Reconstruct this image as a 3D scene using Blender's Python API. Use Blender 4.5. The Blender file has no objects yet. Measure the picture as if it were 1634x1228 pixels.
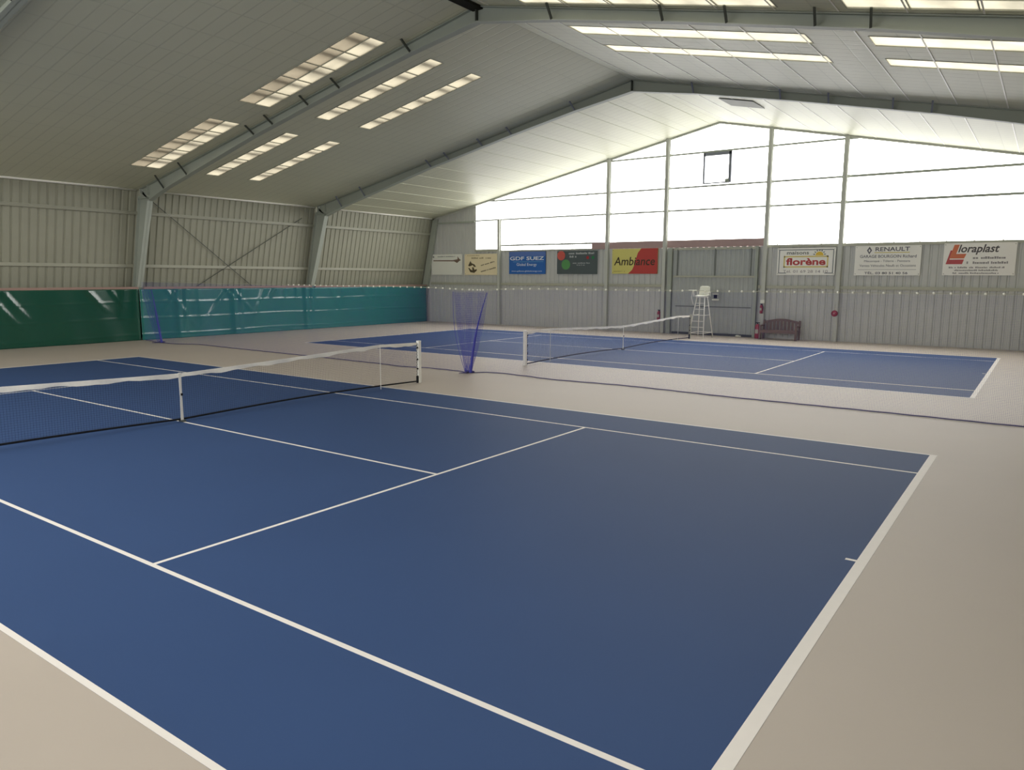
import bpy, math, random
from mathutils import Vector, Matrix
random.seed(7)
SC = bpy.context.scene
COL = SC.collection
PI = math.pi

# ------------------------------------------------------------------ camera
yaw, pitch, roll = -0.621353, -0.143602, 0.004471
fwd = Vector((math.sin(yaw)*math.cos(pitch), math.cos(yaw)*math.cos(pitch), math.sin(pitch)))
rt = Vector((math.cos(yaw), -math.sin(yaw), 0)); up = rt.cross(fwd)
r2 = rt*math.cos(roll) + up*math.sin(roll); u2 = -rt*math.sin(roll) + up*math.cos(roll)
camd = bpy.data.cameras.new('camera'); cam = bpy.data.objects.new('camera', camd); COL.objects.link(cam)
M = Matrix((r2, u2, -fwd)).transposed().to_4x4(); M.translation = Vector((13.0936, -7.6045, 2.7208))
cam.matrix_world = M
camd.sensor_fit = 'HORIZONTAL'; camd.sensor_width = 36; camd.lens = 36*1189.4/1634
camd.clip_end = 300; camd.clip_start = 0.05
SC.camera = cam

# ------------------------------------------------------------------ world, exposure
w = bpy.data.worlds.new('overcast_sky'); SC.world = w; w.use_nodes = True
nt = w.node_tree; nt.nodes.clear()
tc = nt.nodes.new('ShaderNodeTexCoord'); dt = nt.nodes.new('ShaderNodeVectorMath'); dt.operation = 'DOT_PRODUCT'
dt.inputs[1].default_value = (0.35, 0.6, 0.0)
mr = nt.nodes.new('ShaderNodeMapRange'); mr.inputs['From Min'].default_value = -0.7; mr.inputs['From Max'].default_value = 0.7
mr.inputs['To Min'].default_value = 6.3; mr.inputs['To Max'].default_value = 13.6
bg = nt.nodes.new('ShaderNodeBackground'); bg.inputs[0].default_value = (1.0, 0.985, 0.955, 1)
wo = nt.nodes.new('ShaderNodeOutputWorld')
nt.links.new(tc.outputs['Generated'], dt.inputs[0]); nt.links.new(dt.outputs['Value'], mr.inputs['Value'])
sp = nt.nodes.new('ShaderNodeSeparateXYZ'); nt.links.new(tc.outputs['Generated'], sp.inputs[0])      # darker ground below the horizon
gr = nt.nodes.new('ShaderNodeMapRange'); gr.inputs['From Min'].default_value = -0.03; gr.inputs['From Max'].default_value = 0.01
gr.inputs['To Min'].default_value = 0.3; gr.inputs['To Max'].default_value = 1.0; nt.links.new(sp.outputs['Z'], gr.inputs['Value'])
ml = nt.nodes.new('ShaderNodeMath'); ml.operation = 'MULTIPLY'; nt.links.new(mr.outputs[0], ml.inputs[0]); nt.links.new(gr.outputs[0], ml.inputs[1])
nt.links.new(ml.outputs[0], bg.inputs[1]); nt.links.new(bg.outputs[0], wo.inputs[0])
vs = SC.view_settings; vs.view_transform = 'Standard'; vs.look = 'None'; vs.exposure = 0.0; vs.gamma = 1.0; vs.use_curve_mapping = False
SC.display_settings.display_device = 'sRGB'
cy = SC.cycles
cy.max_bounces = 10; cy.diffuse_bounces = 6; cy.glossy_bounces = 4; cy.transmission_bounces = 6; cy.transparent_max_bounces = 24
cy.sample_clamp_indirect = 6.0; cy.caustics_reflective = False; cy.caustics_refractive = False
cy.use_denoising = True

def portal(name, cx, cyy, cz, sx, sz, facing):
    l = bpy.data.lights.new(name, 'AREA'); l.shape = 'RECTANGLE'; l.size = sx; l.size_y = sz; l.cycles.is_portal = True
    o = bpy.data.objects.new(name, l); COL.objects.link(o); o.location = (cx, cyy, cz)
    o.rotation_euler = (-PI/2 if facing < 0 else PI/2, 0, 0)
YW = 27.2; YB = -9.1
portal('daylight_far_gable', 0, YW+0.4, 7.0, 29.4, 5.9, -1)
portal('daylight_near_gable', 0, YB-0.4, 7.0, 29.4, 5.9, 1)

# ------------------------------------------------------------------ materials
def srgb(c):
    return tuple(((v/255)/12.92 if v/255 <= 0.04045 else ((v/255+0.055)/1.055)**2.4) for v in c) + (1,)
def mat(name, col, rough=0.6, spec=0.5, metal=0.0, noise=0.0, nscale=3.0, bump=0.0, bscale=40.0, coat=0.0):
    m = bpy.data.materials.new(name); m.use_nodes = True; n = m.node_tree.nodes; L = m.node_tree.links
    b = n['Principled BSDF']; c = srgb(col)
    b.inputs['Base Color'].default_value = c; b.inputs['Roughness'].default_value = rough
    b.inputs['Specular IOR Level'].default_value = spec; b.inputs['Metallic'].default_value = metal
    b.inputs['Coat Weight'].default_value = coat; b.inputs['Coat Roughness'].default_value = 0.15
    tcn = n.new('ShaderNodeTexCoord')
    if noise:
        t = n.new('ShaderNodeTexNoise'); t.inputs['Scale'].default_value = nscale; t.inputs['Detail'].default_value = 6
        L.new(tcn.outputs['Object'], t.inputs['Vector'])
        mx = n.new('ShaderNodeMix'); mx.data_type = 'RGBA'
        mx.inputs[6].default_value = tuple(v*(1-noise) for v in c[:3])+(1,); mx.inputs[7].default_value = tuple(min(1, v*(1+noise)) for v in c[:3])+(1,)
        L.new(t.outputs['Fac'], mx.inputs[0]); L.new(mx.outputs[2], b.inputs['Base Color'])
    if bump:
        t = n.new('ShaderNodeTexNoise'); t.inputs['Scale'].default_value = bscale; t.inputs['Detail'].default_value = 4
        L.new(tcn.outputs['Object'], t.inputs['Vector'])
        bp = n.new('ShaderNodeBump'); bp.inputs['Strength'].default_value = bump; bp.inputs['Distance'].default_value = 0.01
        L.new(t.outputs['Fac'], bp.inputs['Height']); L.new(bp.outputs[0], b.inputs['Normal'])
    return m
MT = {}
MT['floor'] = mat('beige_sports_floor', (189, 178, 167), 0.55, 0.25, noise=0.05, nscale=0.6, bump=0.12, bscale=400)
MT['blue'] = mat('blue_court_paint', (60, 82, 124), 0.62, 0.07, noise=0.06, nscale=0.5, bump=0.12, bscale=400)
MT['line'] = mat('white_line_paint', (240, 234, 228), 0.55, 0.2, noise=0.03, nscale=8)
MT['gsheet'] = mat('pale_grey_gable_sheet', (198, 199, 196), 0.5, 0.4, noise=0.05, nscale=1.5)
MT['sheet'] = mat('grey_profiled_sheet', (152, 152, 136), 0.5, 0.3, noise=0.08, nscale=1.5)
MT['steel'] = mat('grey_green_painted_steel', (164, 170, 160), 0.5, 0.4, noise=0.05, nscale=2)
MT['post'] = mat('pale_grey_post_paint', (196, 198, 190), 0.45, 0.4, noise=0.04, nscale=2)
MT['ventf'] = mat('grey_vent_frame', (132, 136, 148), 0.5, 0.4, noise=0.04)
MT['steel_dark'] = mat('dark_steel', (70, 74, 68), 0.55, 0.4, noise=0.1)
MT['girt'] = mat('pale_grey_steel', (176, 176, 160), 0.45, 0.5, noise=0.05)
MT['white'] = mat('white_paint', (244, 242, 235), 0.4, 0.5, noise=0.02)
MT['tapew'] = mat('white_canvas', (238, 234, 226), 0.7, 0.2, noise=0.06, nscale=20)
MT['black'] = mat('black_cord', (22, 22, 26), 0.7, 0.3, noise=0.1)
MT['netblack'] = mat('black_net_twine', (30, 32, 40), 0.7, 0.2, noise=0.05)
MT['netblue'] = mat('blue_net_twine', (66, 68, 160), 0.6, 0.3, noise=0.05)
MT['rope'] = mat('dark_blue_rope', (84, 80, 120), 0.7, 0.2, noise=0.1, nscale=10)
MT['tarp'] = mat('green_tarpaulin', (20, 76, 60), 0.2, 0.6, noise=0.08, nscale=1.0)
MT['tarp_lit'] = mat('green_tarpaulin_lit_teal', (34, 112, 106), 0.2, 0.6, noise=0.08, nscale=1.0)  # green sheet made teal: window reflection and net tint put into its colour
MT['wrail'] = mat('grey_wall_rail_paint', (158, 158, 142), 0.5, 0.4, noise=0.05)
MT['red'] = mat('red_enamel', (156, 56, 70), 0.35, 0.5, noise=0.05)
MT['maroon'] = mat('brown_red_fascia', (176, 150, 148), 0.6, 0.3, noise=0.06, nscale=2)
MT['pinkrail'] = mat('pinkish_wooden_rail', (158, 132, 122), 0.7, 0.3, noise=0.08)
MT['bench'] = mat('brown_stained_wood', (118, 97, 87), 0.55, 0.4, noise=0.15, nscale=12)
MT['stile'] = mat('mid_grey_door_stile', (116, 120, 116), 0.5, 0.4, noise=0.05)
MT['door'] = mat('grey_door_sheet', (172, 176, 174), 0.5, 0.4, noise=0.06)
MT['darkgap'] = mat('dark_ridge_slot', (34, 34, 28), 0.8, 0.2, noise=0.2)
MT['hatch'] = mat('grey_ceiling_hatch', (128, 130, 122), 0.6, 0.3, noise=0.05)
MT['plasticw'] = mat('white_plastic', (240, 240, 228), 0.35, 0.5, noise=0.02)

# ceiling panels: glossy lacquered metal trays, joints every 0.4 m along the hall
def ceiling_mat():
    m = bpy.data.materials.new('lacquered_ceiling_panels'); m.use_nodes = True; n = m.node_tree.nodes; L = m.node_tree.links
    b = n['Principled BSDF']; b.inputs['Base Color'].default_value = srgb((196, 195, 176))
    b.inputs['Roughness'].default_value = 0.42; b.inputs['Specular IOR Level'].default_value = 0.2
    t = n.new('ShaderNodeTexCoord'); s = n.new('ShaderNodeSeparateXYZ'); L.new(t.outputs['Object'], s.inputs[0])
    def joint(src, period, width):
        a = n.new('ShaderNodeMath'); a.operation = 'DIVIDE'; a.inputs[1].default_value = period; L.new(src, a.inputs[0])
        f = n.new('ShaderNodeMath'); f.operation = 'FRACT'; L.new(a.outputs[0], f.inputs[0])
        c = n.new('ShaderNodeMath'); c.operation = 'SUBTRACT'; c.inputs[1].default_value = 0.5; L.new(f.outputs[0], c.inputs[0])
        d = n.new('ShaderNodeMath'); d.operation = 'ABSOLUTE'; L.new(c.outputs[0], d.inputs[0])
        e = n.new('ShaderNodeMapRange'); e.inputs['From Min'].default_value = 0.5-width/period; e.inputs['From Max'].default_value = 0.5
        e.inputs['To Min'].default_value = 1.0; e.inputs['To Max'].default_value = 0.0
        L.new(d.outputs[0], e.inputs['Value']); return e.outputs[0]
    j1 = joint(s.outputs['Y'], 0.4, 0.03); j2 = joint(s.outputs['X'], 1.25, 0.02)
    mn = n.new('ShaderNodeMath'); mn.operation = 'MINIMUM'; L.new(j1, mn.inputs[0]); L.new(j2, mn.inputs[1])
    nz = n.new('ShaderNodeTexNoise'); nz.inputs['Scale'].default_value = 0.9; nz.inputs['Detail'].default_value = 3; L.new(t.outputs['Object'], nz.inputs['Vector'])
    ad = n.new('ShaderNodeMath'); ad.operation = 'MULTIPLY_ADD'; ad.inputs[1].default_value = 0.8; L.new(nz.outputs['Fac'], ad.inputs[0]); L.new(mn.outputs[0], ad.inputs[2])
    bp = n.new('ShaderNodeBump'); bp.inputs['Strength'].default_value = 0.5; bp.inputs['Distance'].default_value = 0.01
    L.new(ad.outputs[0], bp.inputs['Height']); L.new(bp.outputs[0], b.inputs['Normal'])
    mx = n.new('ShaderNodeMix'); mx.data_type = 'RGBA'; mx.inputs[6].default_value = srgb((196, 197, 176)); mx.inputs[7].default_value = srgb((211, 212, 190))
    L.new(mn.outputs[0], mx.inputs[0])
    n2 = n.new('ShaderNodeTexNoise'); n2.inputs['Scale'].default_value = 0.35; L.new(t.outputs['Object'], n2.inputs['Vector'])
    m2 = n.new('ShaderNodeMix'); m2.data_type = 'RGBA'; m2.blend_type = 'MULTIPLY'; m2.inputs[0].default_value = 1.0
    cr = n.new('ShaderNodeMapRange'); cr.inputs['To Min'].default_value = 0.93; cr.inputs['To Max'].default_value = 1.05; L.new(n2.outputs['Fac'], cr.inputs['Value'])
    L.new(mx.outputs[2], m2.inputs[6]); L.new(cr.outputs[0], m2.inputs[7]); L.new(m2.outputs[2], b.inputs['Base Color'])
    return m
MT['ceil'] = ceiling_mat()

def clear_sheet(name, col, transp, translu):
    m = bpy.data.materials.new(name); m.use_nodes = True; n = m.node_tree.nodes; L = m.node_tree.links
    n.clear(); o = n.new('ShaderNodeOutputMaterial')
    a = n.new('ShaderNodeBsdfTransparent'); a.inputs[0].default_value = transp
    b = n.new('ShaderNodeBsdfTranslucent'); g = n.new('ShaderNodeBsdfGlossy'); g.inputs['Roughness'].default_value = 0.2
    tcn = n.new('ShaderNodeTexCoord'); t = n.new('ShaderNodeTexNoise'); t.inputs['Scale'].default_value = 1.2; t.inputs['Detail'].default_value = 5
    L.new(tcn.outputs['Object'], t.inputs['Vector'])
    mc = n.new('ShaderNodeMix'); mc.data_type = 'RGBA'; mc.inputs[6].default_value = tuple(v*0.72 for v in col[:3])+(1,); mc.inputs[7].default_value = col
    mr = n.new('ShaderNodeMapRange'); mr.inputs['From Min'].default_value = 0.35; mr.inputs['From Max'].default_value = 0.6
    L.new(t.outputs['Fac'], mr.inputs['Value']); L.new(mr.outputs[0], mc.inputs[0]); L.new(mc.outputs[2], b.inputs[0])
    mx = n.new('ShaderNodeMixShader'); mx.inputs[0].default_value = translu; L.new(a.outputs[0], mx.inputs[1]); L.new(b.outputs[0], mx.inputs[2])
    m2 = n.new('ShaderNodeMixShader'); m2.inputs[0].default_value = 0.04; L.new(mx.outputs[0], m2.inputs[1]); L.new(g.outputs[0], m2.inputs[2])
    L.new(m2.outputs[0], o.inputs[0]); return m
MT['pane'] = clear_sheet('clear_cladding_sheet', (0.8, 0.8, 0.78, 1), (0.9, 0.9, 0.9, 1), 0.2)
MT['sky_clean'] = clear_sheet('cream_rooflight_sheet', (0.15, 0.14, 0.108, 1), (0, 0, 0, 1), 1.0)
MT['sky_left'] = clear_sheet('dull_cream_rooflight_sheet', (0.122, 0.110, 0.082, 1), (0, 0, 0, 1), 1.0)  # duller, slightly browner cream for the sheets of the left slope
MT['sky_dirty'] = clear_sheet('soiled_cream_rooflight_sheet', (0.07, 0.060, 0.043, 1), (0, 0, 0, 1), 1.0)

# ------------------------------------------------------------------ mesh helpers
class MB:
    def __init__(s): s.v = []; s.f = []
    def poly(s, pts):
        i = len(s.v); s.v += [tuple(p) for p in pts]; s.f.append(tuple(range(i, i+len(pts)))); return s
    def box(s, c, d, rz=0.0):
        x, y, z = d[0]/2, d[1]/2, d[2]/2; i = len(s.v); ca, sa = math.cos(rz), math.sin(rz)
        for a, b, e in ((-x,-y,-z),(x,-y,-z),(x,y,-z),(-x,y,-z),(-x,-y,z),(x,-y,z),(x,y,z),(-x,y,z)):
            s.v.append((c[0]+a*ca-b*sa, c[1]+a*sa+b*ca, c[2]+e))
        s.f += [tuple(i+k for k in q) for q in ((0,3,2,1),(4,5,6,7),(0,1,5,4),(1,2,6,5),(2,3,7,6),(3,0,4,7))]; return s
    def prism(s, pts, vec):
        # extrude planar polygon by vec
        i = len(s.v); n = len(pts); vec = Vector(vec)
        s.v += [tuple(p) for p in pts] + [tuple(Vector(p)+vec) for p in pts]
        s.f.append(tuple(range(i, i+n))[::-1]); s.f.append(tuple(range(i+n, i+2*n)))
        for k in range(n): s.f.append((i+k, i+(k+1) % n, i+n+(k+1) % n, i+n+k))
        return s
    def tube(s, pts, r, n=6, cap=True, rr=None):
        pts = [Vector(p) for p in pts]; i0 = len(s.v); t0 = (pts[1]-pts[0]).normalized()
        a = t0.cross(Vector((0,0,1)) if abs(t0.z) < 0.9 else Vector((1,0,0))).normalized()
        for k, p in enumerate(pts):
            t = (pts[min(k+1, len(pts)-1)]-pts[max(k-1, 0)]).normalized()
            a = (a - t*a.dot(t)).normalized(); b = t.cross(a); q = rr[k] if rr else r
            for j in range(n):
                an = 2*PI*(j+0.5)/n; s.v.append(tuple(p + (a*math.cos(an)+b*math.sin(an))*q))
        for k in range(len(pts)-1):
            for j in range(n):
                s.f.append((i0+k*n+j, i0+k*n+(j+1) % n, i0+(k+1)*n+(j+1) % n, i0+(k+1)*n+j))
        if cap:
            s.f.append(tuple(range(i0, i0+n))[::-1]); e = i0+(len(pts)-1)*n; s.f.append(tuple(range(e, e+n)))
        return s
    def bar(s, p, q, wd, ht):
        # rectangular bar from p to q, wd across, ht in the other direction
        p, q = Vector(p), Vector(q); t = (q-p).normalized()
        a = t.cross(Vector((0,0,1)) if abs(t.z) < 0.95 else Vector((0,1,0))).normalized(); b = a.cross(t).normalized()
        o = [a*wd/2+b*ht/2, -a*wd/2+b*ht/2, -a*wd/2-b*ht/2, a*wd/2-b*ht/2]
        return s.prism([p+k for k in o], q-p)
    def ball(s, c, r, nu=8, nv=5, sz=1.0):
        i = len(s.v); s.v.append((c[0], c[1], c[2]-r*sz))
        for a in range(1, nv):
            for b in range(nu):
                ph = PI*a/nv; th = 2*PI*b/nu
                s.v.append((c[0]+r*math.sin(ph)*math.cos(th), c[1]+r*math.sin(ph)*math.sin(th), c[2]-r*sz*math.cos(ph)))
        s.v.append((c[0], c[1], c[2]+r*sz)); t = len(s.v)-1
        for b in range(nu):
            s.f.append((i, i+1+(b+1) % nu, i+1+b))
            for a in range(nv-2): s.f.append((i+1+a*nu+b, i+1+a*nu+(b+1) % nu, i+1+(a+1)*nu+(b+1) % nu, i+1+(a+1)*nu+b))
            s.f.append((i+1+(nv-2)*nu+b, i+1+(nv-2)*nu+(b+1) % nu, t))
        return s
    def build(s, name, m, parent=None, smooth=False, bevel=0.0):
        me = bpy.data.meshes.new(name); me.from_pydata(s.v, [], s.f); me.materials.append(m); me.update()
        if smooth:
            for p in me.polygons: p.use_smooth = True
        o = bpy.data.objects.new(name, me); COL.objects.link(o)
        if parent is not None: o.parent = parent
        if bevel:
            b = o.modifiers.new('bevel', 'BEVEL'); b.width = bevel; b.segments = 2; b.limit_method = 'ANGLE'
        return o
def empty(name, loc=(0,0,0), rz=0.0):
    o = bpy.data.objects.new(name, None); COL.objects.link(o); o.location = loc; o.rotation_euler = (0,0,rz); o.empty_display_size = 0.2; return o
def tag(o, label, cat, group=None):
    o['label'] = label; o['category'] = cat
    if group: o['group'] = group
    return o
def struct(o): o['kind'] = 'structure'; return o

SL = 0.208; ZR = 9.88; ZE = 6.24; XE = 17.95; XB = 19.2
def zc(x): return ZR - SL*abs(x)
def xw(z): return XB - (XB-17.7)*z/ZE          # leaning side wall

# ------------------------------------------------------------------ floor and courts
m = MB(); m.box((0, (YW+YB)/2, -0.15), (38.6, YW-YB+0.6, 0.3)); struct(m.build('floor', MT['floor']))

def court(y0, label):
    r = empty('tennis_court', (0, y0, 0)); tag(r, label, 'tennis court')
    MB().box((0, 0, 0.0006), (23.77, 10.97, 0.0012)).build('court_surface', MT['blue'], r)
    z = 0.0015; h = 0.0008
    def ln(name, x0, x1, a, b): MB().box(((x0+x1)/2, (a+b)/2, z), (abs(x1-x0), abs(b-a), h)).build(name, MT['line'], r)
    X = 11.885
    for s in (-1, 1):
        ln('baseline', s*X, s*(X-0.1), -5.485, 5.485)
        ln('doubles_sideline', -X+0.1, X-0.1, s*5.485, s*5.435)
        ln('singles_sideline', -X+0.1, X-0.1, s*4.115, s*4.065)
        ln('service_line', s*6.4, s*6.35, -4.065, 4.065)
        ln('centre_mark', s*(X-0.1), s*(X-0.2), -0.025, 0.025)
    ln('centre_service_line', -6.35, 6.35, -0.025, 0.025)
    return r
Y2 = 17.92
court(0.0, 'large blue painted tennis court with white lines in the foreground')
court(Y2, 'smaller looking blue tennis court behind the hanging divider net, nearest the gable wall')

# ------------------------------------------------------------------ tennis nets
def net(y0, label, nearpost, farpost):
    r = empty('tennis_net', (0, y0, 0)); tag(r, label, 'tennis net')
    PY = 6.5; SY = 5.15
    def zt(y):
        a = abs(y)
        if a < SY: return 0.915 + (1.085-0.915)*(a/SY)**1.15
        return 1.085 - 0.035*(a-SY)/(PY-SY)
    def zb(y): return 0.05 + 0.06*math.sin(min(abs(y)/PY, 1)*PI)*0.9
    mb = MB(); n = int((2*PY-0.12)/0.045)
    for k in range(n+1):
        y = -PY+0.06 + k*(2*PY-0.12)/n
        mb.tube([(0, y, zb(y)), (0.012*math.sin(y*2), y, (zb(y)+zt(y))/2), (0, y, zt(y)-0.05)], 0.0011, 4, False)
    for k in range(1, 22):
        v = k/22; pts = []
        for j in range(41):
            y = -PY+0.06 + j*(2*PY-0.12)/40; pts.append((0.012*math.sin(y*2)*math.sin(v*PI), y, zb(y)+(zt(y)-0.05-zb(y))*v))
        mb.tube(pts, 0.0011, 4, False)
    mb.build('netting', MT['netblack'], r)
    # white band on top: folded canvas with a slightly wavy lower edge
    mb = MB(); N = 120
    for side in (-1, 1):
        for k in range(N):
            q = []
            for kk in (k, k+1):
                y = -PY+0.03 + kk*(2*PY-0.06)/N; wv = 0.012*math.sin(y*5.1)+0.008*math.sin(y*11.7+side)
                q.append(((side*0.008, y, zt(y)), (side*(0.016+0.01*math.sin(y*7+side)), y, zt(y)-0.075+wv)))
            mb.poly([q[0][0], q[1][0], q[1][1], q[0][1]])
    for k in range(N):
        ya = -PY+0.03 + k*(2*PY-0.06)/N; yb = -PY+0.03 + (k+1)*(2*PY-0.06)/N
        mb.poly([(-0.008, ya, zt(ya)), (0.008, ya, zt(ya)), (0.008, yb, zt(yb)), (-0.008, yb, zt(yb))])
    mb.build('top_band', MT['tapew'], r)
    MB().tube([(0, -PY+0.06 + j*(2*PY-0.12)/60, zb(-PY+0.06 + j*(2*PY-0.12)/60)) for j in range(61)], 0.019, 6).build('bottom_tape', MT['black'], r)
    # centre strap
    mb = MB(); pts = []
    for k in range(9):
        t = k/8; an = 0.5*math.sin(t*PI); z = 0.93-t*0.9
        pts.append(((0.02, 0.0+0.028*math.cos(an), z), (0.02+0.02*math.sin(an), -0.028*math.cos(an), z)))
    for k in range(8): mb.poly([pts[k][0], pts[k][1], pts[k+1][1], pts[k+1][0]])
    st = mb.build('centre_strap', MT['tapew'], r); sm = st.modifiers.new('s', 'SOLIDIFY'); sm.thickness = 0.006
    b = MB().box((0.035, 0.01, 0.52), (0.03, 0.03, 0.04)).build('strap_buckle', MT['black'], st)
    MB().box((0.02, 0, 0.02), (0.14, 0.07, 0.03)).build('floor_anchor', MT['steel_dark'], st)
    for s in (-1, 1):
        MB().tube([(0.03, s*SY, 0.0), (0.03, s*SY, 1.09)], 0.007, 8).build('singles_stick', MT['white'], r)
    for s, mm in ((-1, nearpost), (1, farpost)):
        p = MB().box((0, s*(PY+0.05), 0.535), (0.09, 0.09, 1.07)).build('net_post', mm, r, bevel=0.008)
        MB().box((0, s*(PY+0.05), 1.08), (0.095, 0.095, 0.03)).build('post_cap', MT['white'] if mm is MT['white'] else mm, p, bevel=0.006)
        # black lacing cord tied round the post
        mb = MB(); mb.tube([(0.0, s*(PY-0.03), 0.12+0.9*k/24+0.0) if k % 2 else (0.03, s*(PY-0.045), 0.12+0.9*k/24) for k in range(25)], 0.008, 5)
        for z in (0.18, 0.38, 0.62, 0.92): mb.ball((0.03, s*(PY-0.035), z), 0.024)
        mb.build('lacing_cord', MT['black'], r)
        MB().box((0.0, s*(PY-0.0), 0.10), (0.05, 0.06, 0.18)).build('cord_winder', MT['black'], r)
    return r
net(0.0, 'tennis net with white band and twisted centre strap across the foreground court', MT['white'], MT['white'])
net(Y2, 'tennis net with white band on the far court behind the divider net', MT['white'], MT['girt'])

# ------------------------------------------------------------------ ceiling with rooflight openings
SKY = {-1: [(-15.0, -9.8, 7.25, 8.45), (-8.2, -2.85, 7.25, 8.45), (-15.0, -9.8, 10.3, 10.95), (-8.2, -2.85, 10.3, 10.95), (-15.0, -9.8, 12.3, 12.92), (-8.2, -2.85, 12.3, 12.92)],
       1: [(1.75, 8.05, 7.45, 8.7), (9.4, 15.0, 7.45, 8.7), (1.75, 8.05, 10.75, 11.6), (9.4, 15.0, 10.75, 11.6), (1.75, 8.05, 12.8, 13.58), (9.4, 15.0, 12.8, 13.58)]}
for s in (-1, 1):
    xs = sorted({0.0, s*XE} | {a for r_ in SKY[s] for a in r_[:2]}); ys = sorted({YB, YW+0.3} | {a for r_ in SKY[s] for a in r_[2:]})
    m = MB()
    for i in range(len(xs)-1):
        for j in range(len(ys)-1):
            cx, cyy = (xs[i]+xs[i+1])/2, (ys[j]+ys[j+1])/2
            if any(q[0] < cx < q[1] and q[2] < cyy < q[3] for q in SKY[s]): continue
            P = [(xs[i], ys[j]), (xs[i+1], ys[j]), (xs[i+1], ys[j+1]), (xs[i], ys[j+1])]
            m.poly([(x, y, zc(x)) for x, y in P][::-1])
    o = m.build('ceiling_left' if s < 0 else 'ceiling_right', MT['ceil']); struct(o)
    # T-bars running along the hall
    m = MB()
    gx = [0.45+1.25*k for k in range(14)] if s > 0 else [0.4+1.25*k for k in range(14)]
    for g in gx:
        for (a, b) in ((YB+0.2, -0.15), (0.15, 8.9), (9.2, 18.05), (18.35, YW)) if s > 0 else ((18.35, YW),):
            x = s*g; hw = 0.016 if s > 0 else 0.01
            m.prism([(x-hw, a, zc(x-hw)), (x+hw, a, zc(x+hw)), (x+hw, a, zc(x+hw)-0.012), (x-hw, a, zc(x-hw)-0.012)], (0, b-a, 0))
    struct(m.build('trim_%d' % (1 if s < 0 else 2), MT['white'] if s > 0 else MT['ceil']))
k = 0
for s in (-1, 1):
    for (x0, x1, y0, y1) in SKY[s]:
        wide = y1-y0 > 1
        side = 'left' if s < 0 else 'right'
        row = ('wide twin-row rooflight just in front of the nearer frame' if wide else ('single-row rooflight just behind the nearer frame' if y0 < 12 else 'single-row rooflight farthest behind the nearer frame'))
        pos = 'near the ridge' if min(abs(x0), abs(x1)) < 5 else 'near the eave'
        r = empty('rooflight', ((x0+x1)/2, (y0+y1)/2, zc((x0+x1)/2))); tag(r, 'cream %s, %s slope, %s' % (row, side, pos), 'rooflight', 'cream rooflights in the ceiling')
        L0 = r.location.copy()
        def W(x, y, dz=0.0): return (x-L0.x, y-L0.y, zc(x)+dz-L0.z)
        rows = [(y0, (y0+y1)/2), ((y0+y1)/2, y1)] if wide else [(y0, y1)]
        for ri, (a, b) in enumerate(rows):
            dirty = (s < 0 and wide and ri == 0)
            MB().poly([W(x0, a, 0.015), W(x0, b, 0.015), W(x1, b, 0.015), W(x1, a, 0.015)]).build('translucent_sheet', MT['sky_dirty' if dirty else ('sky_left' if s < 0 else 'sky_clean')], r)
        fr = MB(); n = 5 if s < 0 else 5
        e = 0.03 if s < 0 or wide else 0.012
        for (a, b) in ((y0, y0+e), (y1-e, y1)): fr.prism([W(x0, a, -0.01), W(x1, a, -0.01), W(x1, a, 0.06), W(x0, a, 0.06)], (0, b-a, 0))
        if wide: fr.prism([W(x0, (y0+y1)/2-0.012, -0.01), W(x1, (y0+y1)/2-0.012, -0.01), W(x1, (y0+y1)/2-0.012, 0.05), W(x0, (y0+y1)/2-0.012, 0.05)], (0, 0.024, 0))
        for q in (range(n+1) if s < 0 or wide else (0, n)):
            x = x0+(x1-x0)*q/n; hw = 0.012 if s < 0 or wide else 0.006
            fr.prism([W(x-hw, y0, -0.008), W(x+hw, y0, -0.008), W(x+hw, y0, 0.05), W(x-hw, y0, 0.05)], (0, y1-y0, 0))
        fr.build('frame', MT['girt'], r)
        for q in range(5 if (s < 0 or wide) else 0):
            x = x0+(x1-x0)*(q+0.62)/5
            MB().box((x-L0.x, 0, zc(x)+(0.2 if s < 0 else 0.3)-L0.z), (0.24 if s < 0 else 0.14, y1-y0, 0.14)).build('purlin', MT['steel_dark'], r)
# ceiling hatch, small patch, ridge slot
m = MB()
m.poly([(2.4, 20.5, zc(2.4)-0.015), (3.7, 20.5, zc(3.7)-0.015), (3.7, 21.9, zc(3.7)-0.015), (2.4, 21.9, zc(2.4)-0.015)])
o = m.build('ceiling_hatch', MT['hatch']); sm = o.modifiers.new('s', 'SOLIDIFY'); sm.thickness = 0.02
tag(o, 'dark grey square ceiling hatch on the right slope behind the far frame', 'hatch')
MB().box((0, 8.75, ZR-0.06), (0.34, 1.7, 0.1)).build('ridge_slot', MT['darkgap'])
tag(bpy.data.objects['ridge_slot'], 'dark open slot along the ridge at the apex of the nearer frame', 'ridge vent')

# ------------------------------------------------------------------ side walls (leaning profiled sheet)
def ribprof(a, b, pitch, depth):
    out = []; t = a
    while t < b:
        for dx, d in ((0, 0), (0.06, 0), (0.085, depth), (pitch-0.025, depth)):
            if t+dx <= b: out.append((t+dx, d))
        t += pitch
    out.append((b, 0)); return out
for s in (-1, 1):
    m = MB(); pr = ribprof(YB, YW, 0.305, 0.035)
    vt = []
    for (y, d) in pr:
        m.v.append((s*(XB-d), y, 0)); m.v.append((s*(xw(ZE+0.3)-d), y, ZE+0.3))
    for i in range(len(pr)-1): m.f.append((2*i, 2*i+2, 2*i+3, 2*i+1) if s > 0 else (2*i, 2*i+1, 2*i+3, 2*i+2))
    struct(m.build('wall_left' if s < 0 else 'wall_right', MT['sheet']))
FR = [0.0, 9.05, 18.2]
bays = [(YB+0.15, -0.12), (0.12, 8.93), (9.17, 18.08), (18.32, YW-0.25)]
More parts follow.
